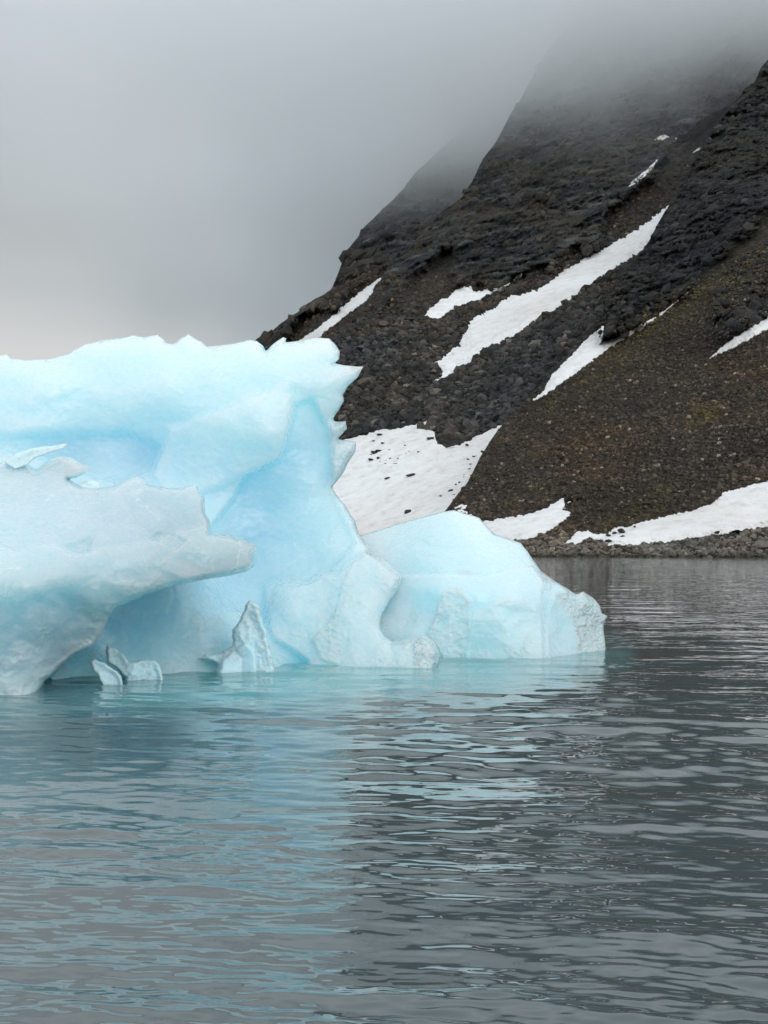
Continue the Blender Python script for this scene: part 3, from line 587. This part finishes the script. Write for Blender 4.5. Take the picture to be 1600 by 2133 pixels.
# tall blue berg
OUT_A = [(-180, 765), (-60, 747), (0, 740), (14, 738), (26, 747), (60, 750), (110, 747), (140, 738), (175, 718), (215, 708), (250, 705), (278, 699), (300, 703), (328, 697), (338, 704), (346, 714), (362, 718), (378, 704), (392, 696), (405, 704), (420, 712),
         (432, 722), (455, 720), (490, 715), (520, 708), (535, 710), (548, 720), (554, 732), (570, 716), (590, 702), (597, 705), (594, 713), (610, 712), (640, 706), (665, 703), (685, 705), (700, 718), (708, 732), (706, 748), (697, 757), (715, 761),
         (757, 764), (746, 785), (725, 805), (715, 822), (716, 835), (705, 855), (694, 872), (697, 878), (720, 878), (723, 893), (712, 905), (703, 914), (742, 920), (741, 940), (725, 965), (712, 990), (692, 1015), (700, 1030), (720, 1055), (740, 1085),
         (745, 1105), (760, 1130), (775, 1148), (800, 1165), (822, 1185), (838, 1200), (830, 1228), (812, 1250), (795, 1280), (790, 1305), (800, 1325), (818, 1337), (850, 1330), (882, 1320), (905, 1335), (915, 1360), (914, 1378), (907, 1395), (895, 1440),
         (600, 1460), (100, 1500), (-180, 1510)]
DEP_A = [(-150, 760, 27.2), (200, 720, 27.), (400, 710, 27.), (680, 715, 26.6), (100, 820, 26.2), (350, 800, 26.0), (600, 780, 25.8), (740, 775, 26.2), (150, 940, 26.6), (300, 960, 26.5), (450, 930, 25.8), (560, 900, 25.3), (660, 900, 26.1), (720, 940, 26.3),
         (400, 1040, 25.6), (560, 1060, 26.3), (660, 1060, 26.0), (720, 1090, 25.8), (480, 1180, 26.0), (640, 1180, 25.2), (800, 1190, 24.7), (540, 1290, 24.9), (500, 1270, 24.6), (600, 1280, 24.0), (740, 1280, 23.7), (600, 1380, 23.8), (680, 1385, wl(1382)), (780, 1385, wl(1386)), (890, 1385, wl(1390)),
         (580, 1390, wl(1392)), (300, 1250, 22.9), (400, 1260, 22.9), (200, 1300, 22.8), (300, 1340, 22.2), (450, 1350, 22.4), (300, 1410, wl(1406)), (450, 1400, wl(1398)), (120, 1400, wl(1415)), (0, 1400, 21.5), (-150, 1200, 23), (-150, 1480, 20.6), (350, 1180, 23.0)]
BL_A = [(-150, 760, .15), (300, 720, .08), (680, 720, .12), (100, 860, .25), (300, 820, .18), (500, 780, .12), (250, 960, .55), (80, 930, .5), (340, 910, .6), (500, 880, .3), (640, 800, .2), (640, 950, .62), (560, 1060, .72), (520, 1150, .85), (700, 1100, .5),
        (620, 1180, .5), (480, 1230, .9), (400, 1040, .4), (300, 1300, .5), (450, 1300, .45), (650, 1300, .35), (600, 1370, .8), (780, 1350, .3), (200, 1400, .7), (820, 1200, .2), (0, 1300, .6)]
PT_A = [([(612, 840), (606, 880), (592, 930), (582, 955), (545, 978), (510, 990), (498, 1010), (488, 1038), (465, 1065), (435, 1100), (430, 1215), (452, 1262), (500, 1276), (560, 1300), (575, 1220), (640, 1215), (690, 1190), (740, 1130), (700, 1040), (690, 900), (650, 830)], -.55, 12, 90, .1, 0),
        ([(550, 1218), (590, 1210), (640, 1215), (672, 1192), (700, 1200), (735, 1168), (760, 1148), (900, 1180), (900, 1300), (950, 1450), (660, 1450), (640, 1376), (600, 1345), (566, 1332), (555, 1290)], .5, 12, 120, -.12, .18),
        ([(760, 1150), (735, 1170), (715, 1215), (700, 1262), (680, 1300), (650, 1330), (665, 1376), (900, 1440), (960, 1200)], .22, 7, 50, -.05, .2),
        ([(690, 880), (725, 870), (760, 930), (720, 1010), (690, 1015), (684, 950)], .3, 9, 0, -.25, .4),
        ([(-20, 905), (100, 902), (200, 898), (290, 905), (335, 930), (318, 975), (250, 1010), (150, 975), (60, 945), (-20, 950)], -.5, 26, 0, .1, 0),
        ([(318, 985), (352, 893), (440, 862), (600, 800), (612, 850), (592, 930), (582, 955), (510, 990), (430, 1020), (360, 1050)], .3, 18, 90, -.08, 0),
        ([(-200, 740), (120, 800), (260, 860), (420, 800), (600, 760), (720, 700), (700, 640), (-200, 640)], .2, 40, 120, -.05, 0),
        ([(90, 1470), (110, 1390), (215, 1310), (250, 1240), (340, 1205), (452, 1200), (452, 1240), (462, 1262), (500, 1276), (500, 1330), (480, 1470)], .35, 10, 80, -.05, .04),
        ([(250, 1240), (350, 1205), (362, 1240), (345, 1272), (300, 1282), (250, 1275)], .14, 7, 50, -.1, .05),
        ([(560, 1310), (600, 1345), (640, 1376), (650, 1440), (560, 1440)], -.2, 10, 0, .1, 0),
        ([(225, 1345), (260, 1375), (300, 1378), (400, 1380), (480, 1372), (480, 1440), (225, 1440)], .1, 12, 40, -.1, .35),
        ([(870, 1325), (905, 1335), (915, 1385), (860, 1395), (862, 1350)], .1, 8, 0, -.3, .6)]
berg = ice('iceberg', OUT_A, DEP_A, 1.7, 46, PT_A, BL_A, grey=[(0, 760, .1), (700, 760, 0), (700, 1300, .25), (300, 1350, .2), (830, 1200, .45), (560, 1100, 0), (300, 1000, 0)], seed=1, crust=.32)
tag(berg, 'tall pale blue iceberg with jagged crest and pointed beak, standing behind the grey ice', 'iceberg')
# low lobe to the right
OUT_B = [(690, 1150), (745, 1117), (790, 1104), (830, 1091), (880, 1077), (920, 1066), (945, 1062), (970, 1070), (1000, 1079), (1012, 1095), (1030, 1112), (1055, 1120), (1085, 1131), (1100, 1150), (1113, 1170), (1128, 1190), (1155, 1210), (1180, 1225),
         (1200, 1238), (1214, 1232), (1235, 1245), (1250, 1262), (1254, 1278), (1266, 1283), (1257, 1300), (1259, 1330), (1262, 1352), (1258, 1375), (1200, 1405), (1100, 1430), (900, 1450), (690, 1450)]
DEP_B = [(700, 1150, 26.2), (830, 1100, 27.4), (950, 1070, 27.2), (1080, 1140, 26.6), (900, 1150, 26.2), (1000, 1160, 25.7), (850, 1200, 26.0), (1000, 1205, 25.4), (850, 1290, 25.1), (930, 1240, 25.0), (1080, 1240, 25.0), (1170, 1240, 25.8), (1060, 1320, 24.7),
         (950, 1365, wl(1368)), (1080, 1368, wl(1370)), (1135, 1370, wl(1371)), (1190, 1360, wl(1362)), (1255, 1355, wl(1358)), (1225, 1290, 26.3), (1165, 1300, 25.7), (800, 1380, 24.5), (700, 1380, 24.5)]
BL_B = [(700, 1150, .3), (850, 1130, .35), (950, 1080, .12), (900, 1180, .42), (1050, 1160, .15), (860, 1290, .5), (800, 1300, .5), (950, 1230, .3), (1080, 1230, .2), (1060, 1320, .25), (960, 1360, .4), (1170, 1310, .35), (1240, 1290, .1)]
PT_B = [([(690, 1200), (830, 1201), (900, 1197), (1010, 1201), (1060, 1185), (1130, 1180), (1130, 1440), (690, 1440)], .22, 9, 70, -.05, 0),
        ([(830, 1240), (870, 1225), (905, 1235), (930, 1290), (900, 1330), (850, 1340), (700, 1345), (700, 1240)], -.18, 26, 0, .02, 0),
        ([(912, 1262), (925, 1232), (955, 1220), (985, 1252), (975, 1310), (960, 1370), (935, 1440), (920, 1366), (890, 1320), (900, 1300)], .3, 8, 60, -.12, .42),
        ([(985, 1270), (1020, 1262), (1060, 1246), (1085, 1246), (1110, 1262), (1140, 1290), (1146, 1376), (1140, 1440), (960, 1440), (975, 1320)], .28, 9, 55, -.05, .22),
        ([(1140, 1275), (1155, 1240), (1180, 1262), (1200, 1300), (1210, 1366), (1200, 1440), (1147, 1440), (1142, 1320)], .22, 8, 60, .1, .1),
        ([(1158, 1242), (1180, 1228), (1215, 1228), (1260, 1262), (1270, 1290), (1262, 1420), (1204, 1420), (1206, 1330), (1190, 1280)], .15, 8, 0, -.3, .75),
        ([(1126, 1202), (1136, 1200), (1148, 1218), (1146, 1230), (1130, 1226)], .12, 5, 0, -.2, .4),
        ([(955, 1188), (975, 1186), (1002, 1196), (980, 1200), (958, 1196)], .1, 4, 0, -.2, .4)]
lobe = ice('iceberg', OUT_B, DEP_B, 1.5, 50, PT_B, BL_B, grey=[(700, 1150, 0), (950, 1080, 0), (1060, 1320, .2), (1240, 1290, .5), (850, 1290, 0)], seed=2, crust=.22, amp=.7)
tag(lobe, 'low rounded pale blue iceberg lobe with a glassy right tip, in front of the shore', 'iceberg')
# grey overhanging block in front
OUT_C = [(-180, 930), (-60, 948), (0, 962), (30, 958), (60, 968), (76, 979), (95, 962), (120, 950), (145, 952), (170, 965), (192, 973), (178, 986), (160, 995), (142, 998), (165, 1011), (200, 1016), (235, 1013), (262, 998), (285, 990), (300, 997), (312, 1010), (345, 1015),
         (375, 1016), (395, 1010), (408, 1007), (415, 1020), (426, 1036), (428, 1070), (437, 1085), (440, 1107), (455, 1109), (480, 1113), (510, 1122), (530, 1133), (538, 1141), (530, 1156), (528, 1180), (515, 1190), (485, 1198), (440, 1205), (400, 1213),
         (360, 1219), (330, 1230), (300, 1240), (270, 1255), (240, 1268), (226, 1290), (210, 1325), (193, 1346), (160, 1362), (130, 1385), (110, 1405), (92, 1420), (80, 1440), (62, 1462), (-180, 1490)]
DEP_C = [(-150, 950, 21.6), (50, 975, 21.4), (150, 970, 21.3), (300, 1010, 20.9), (410, 1030, 20.8), (-100, 1050, 20.2), (100, 1060, 20.1), (300, 1080, 20.0), (430, 1120, 20.2), (520, 1150, 20.5), (0, 1130, 19.0), (150, 1150, 18.9), (300, 1160, 19.2), (420, 1170, 19.9),
         (-100, 1200, 17.8), (0, 1200, 18.0), (100, 1210, 18.3), (220, 1210, 18.9), (0, 1300, 18.3), (100, 1300, 18.7), (180, 1310, 19.3), (50, 1380, 18.7), (0, 1440, wl(1447)), (60, 1440, wl(1446)), (-150, 1440, wl(1452)), (120, 1385, 19.3)]
PT_C = [([(-200, 1150), (-20, 1125), (30, 1145), (70, 1135), (110, 1130), (150, 1155), (300, 1130), (400, 1100), (600, 1100), (600, 1500), (-200, 1500)], .3, 16, 100, -.02, 0),
        ([(130, 1135), (185, 1115), (200, 1118), (185, 1150), (155, 1152)], -.18, 12, 0, .1, .3),
        ([(315, 1120), (330, 1108), (365, 1110), (390, 1125), (370, 1145), (352, 1140)], -.14, 7, 0, 0, .35),
        ([(280, 1205), (330, 1212), (350, 1226), (300, 1245), (262, 1262), (270, 1225)], .0, 10, 0, -.1, .3),
        ([(200, 1300), (215, 1320), (195, 1350), (150, 1372), (100, 1420), (60, 1450), (0, 1450), (0, 1432), (60, 1420), (110, 1380), (160, 1345)], .0, 14, 0, -.15, .3),
        ([(436, 1100), (480, 1100), (560, 1130), (540, 1200), (400, 1215), (330, 1180), (380, 1130)], .15, 9, 60, 0, 0)]
blk = ice('iceberg', OUT_C, DEP_C, 1.3, 14, PT_C, [(-150, 950, .15), (200, 1020, .1), (0, 1130, .3), (300, 1100, 0), (500, 1150, 0), (0, 1300, .25), (100, 1400, .1)],
          grey=[(-100, 1000, .5), (100, 1050, .5), (300, 1050, .85), (500, 1150, 1.), (0, 1150, .5), (150, 1250, .8), (0, 1400, .75)], seed=3, crust=.4)
tag(blk, 'grey white overhanging iceberg snout jutting over the water at the left', 'iceberg')
ice('clear_shard', [(8, 962), (30, 946), (70, 932), (110, 929), (144, 923), (132, 935), (100, 945), (72, 955), (56, 969), (30, 978)], [(10, 960, 21.3), (140, 925, 21.3), (60, 970, 21.2)], .12, 9, clear0=.3, mat=M_C, seed=6, parent=blk, step=2, amp=0.02)
ice('clear_shard', [(166, 1011), (176, 1002), (190, 999), (205, 1003), (208, 1014), (206, 1024), (170, 1022)], [(166, 1010, 20.9), (208, 1010, 20.9), (190, 1024, 20.8)], .12, 9, clear0=.3, mat=M_C, seed=7, parent=blk, step=1.6, amp=0.02)
# chunks at the waterline
def chunk(outl, v0, t, label, seed, cl, patches=()):
    d = wl(v0) - .3; p = np.array(outl); c = p.mean(0)
    dep = [(a, b, d + .0 + (v0 - b) * .0022) for a, b in outl[::2]] + [(c[0], c[1], d - .12 + (v0 - c[1]) * .0022)]
    o = ice('ice_chunk', outl, dep, t, 16, patches, [(c[0] - 50, c[1], .45), (c[0] + 50, c[1], .4), (c[0], c[1] + 50, .55)],
            clear0=cl, seed=seed, step=1.8, amp=.25, crust=.3, edge=1.5, facet=2., mat=M_C)
    return tag(o, label, 'ice chunk', 'small ice chunks at the foot of the iceberg')
chunk([(519, 1249), (530, 1254), (539, 1264), (546, 1290), (556, 1322), (562, 1345), (568, 1370), (573, 1394), (578, 1430), (450, 1440), (446, 1402), (452, 1384), (430, 1374), (411, 1373), (428, 1364), (462, 1360), (484, 1345), (484, 1312), (500, 1290), (512, 1262)], 1400, .45,
      'pointed glassy ice pinnacle, tallest chunk at the waterline in front of the blue wall', 8, .3,
      [([(452, 1384), (480, 1362), (512, 1338), (530, 1350), (535, 1400), (520, 1440), (440, 1440)], .16, 5, 0, .0, -.35)])
chunk([(185, 1378), (196, 1373), (216, 1379), (236, 1393), (252, 1408), (258, 1436), (222, 1440), (206, 1412), (196, 1398)], 1424, .25, 'small slanting grey ice chunk at the far left of the waterline chunks', 9, .2)
chunk([(221, 1342), (240, 1350), (258, 1362), (268, 1378), (292, 1374), (322, 1373), (333, 1386), (338, 1412), (342, 1445), (240, 1448), (262, 1412), (246, 1396), (222, 1376)], 1414, .35, 'lumpy white ice chunk between the slanting chunk and the pinnacle', 10, .25)

# ------------------------------------------------------------------ water
def water():
    va = np.concatenate([np.linspace(HV + .9, HV + 12, 12)[:-1], np.linspace(HV + 12, HV + 60, 60)[:-1], np.arange(HV + 60, 2260, 1.7)])
    ua = np.concatenate([np.linspace(-6000, -420, 24)[:-1], np.arange(-420, 2020, 3.4), np.linspace(2020, 7000, 24)[1:]])
    U, V = np.meshgrid(ua, va); D = EYE * F / (V - HV); X = (U - 800) / F * D; Y = D
    r = np.random.default_rng(12); Z = np.zeros_like(X); dy = 1.7 * D * D / (EYE * F)
    G = np.stack([X, Y, X * 0], -1)
    calm = .3 + .95 * ss(fbm(G * [.45, 1, 1], 3.2, 3, .5, seed=3), -.3, .35)
    warp = fbm(G, 4., 2, seed=5) * .5
    for i in range(130):
        lam = .085 * (6 / .085) ** (r.uniform(0, 1) ** 1.9); th = r.normal(0, .36) + (.16 if lam < 1.5 else -.08)
        k = 2 * math.pi / lam; dx_, dy_ = math.sin(th), math.cos(th)
        slope = .019 * (min(lam, .4) / .4) ** .3 * (1 if lam < .6 else (.6 / lam) ** 1.)
        res = ss(lam / np.maximum(dy, .003), 2.5, 4.5)
        ph = k * (X * dx_ + Y * dy_) + warp * min(k, 5) * 1.5 + r.uniform(0, 6.28)
        Z += slope / k * res * np.sin(ph) * (calm if lam < 2.5 else 1)
    Z = Z * 1.38 * (1 - .6 * ss(D, 16, 45))
    far_ = ss(D, 14, 40)
    # turquoise tint where the submerged foot of the ice shows through
    foot = [(-200, 1430), (100, 1408), (560, 1392), (760, 1382), (1150, 1366), (1262, 1352), (1280, 1362), (1150, 1384), (900, 1402), (700, 1425), (450, 1436), (100, 1462), (-200, 1478)]
    s = polysd(U, V, foot); G2 = np.stack([U, V * 3, U * 0], -1)
    tq = (1 - ss(-s + fbm(G2, 90, 4, .6) * 26, -4, 62)) * 1.; tq *= 1 - .45 * ss(U, 800, 1250); tq *= .45 + .55 * ss(U, 60, 420)
    o = mesh('water', np.stack([X, Y, Z], -1), gridfaces(*U.shape), M_W, attrs={'far': far_, 'turq': np.clip(tq, 0, 1)})
    tag(o, kind='structure')
water()

# ------------------------------------------------------------------ low cloud swallowing the mountain tops
def cloud():
    x0, x1, y0, y1, z0, z1 = -330, 1000, 490, 1500, 85, 315
    v = np.array([(x, y, z) for z in (z0, z1) for y in (y0, y1) for x in (x0, x1)], float)
    f = np.array([(0, 2, 3, 1), (4, 5, 7, 6), (0, 1, 5, 4), (2, 6, 7, 3), (0, 4, 6, 2), (1, 3, 7, 5)])
    m = bpy.data.materials.new('cloud'); m.use_nodes = True; t = m.node_tree; t.nodes.clear()
    o_ = N(t, 'ShaderNodeOutputMaterial'); p = N(t, 'ShaderNodeVolumePrincipled', inputs={'Color': (.972, .99, 1., 1), 'Anisotropy': .45}); lk(t, p.outputs[0], o_.inputs['Volume'])
    g = N(t, 'ShaderNodeNewGeometry'); xyz = N(t, 'ShaderNodeSeparateXYZ'); lk(t, g.outputs['Position'], xyz.inputs[0])
    n = noise(t, .0085, 5, .58, vec=g.outputs['Position'])
    w = mth(t, 'MULTIPLY', mth(t, 'SUBTRACT', n.outputs[0], .5), 230.)
    def mr(val, a, b, lo=0., hi=1.):
        q = N(t, 'ShaderNodeMapRange', interpolation_type='SMOOTHSTEP', inputs={'From Min': a, 'From Max': b, 'To Min': lo, 'To Max': hi}); lk(t, val, q.inputs[0]); return q.outputs[0]
    hz = mr(mth(t, 'ADD', xyz.outputs['Z'], w), 98., 245.)
    hx = mr(mth(t, 'ADD', xyz.outputs['X'], w), -250., 40.)
    hy = mr(xyz.outputs['Y'], 500., 640.)
    d = mth(t, 'MULTIPLY', mth(t, 'MULTIPLY', mth(t, 'MULTIPLY', hz, hz), hx), mth(t, 'MULTIPLY', hy, .0155))
    lk(t, d, p.inputs['Density'])
    o = mesh('cloud', v, f, m)
    tag(o, kind='stuff')
cloud()
cy.volume_step_rate = .35; cy.volume_max_steps = 128
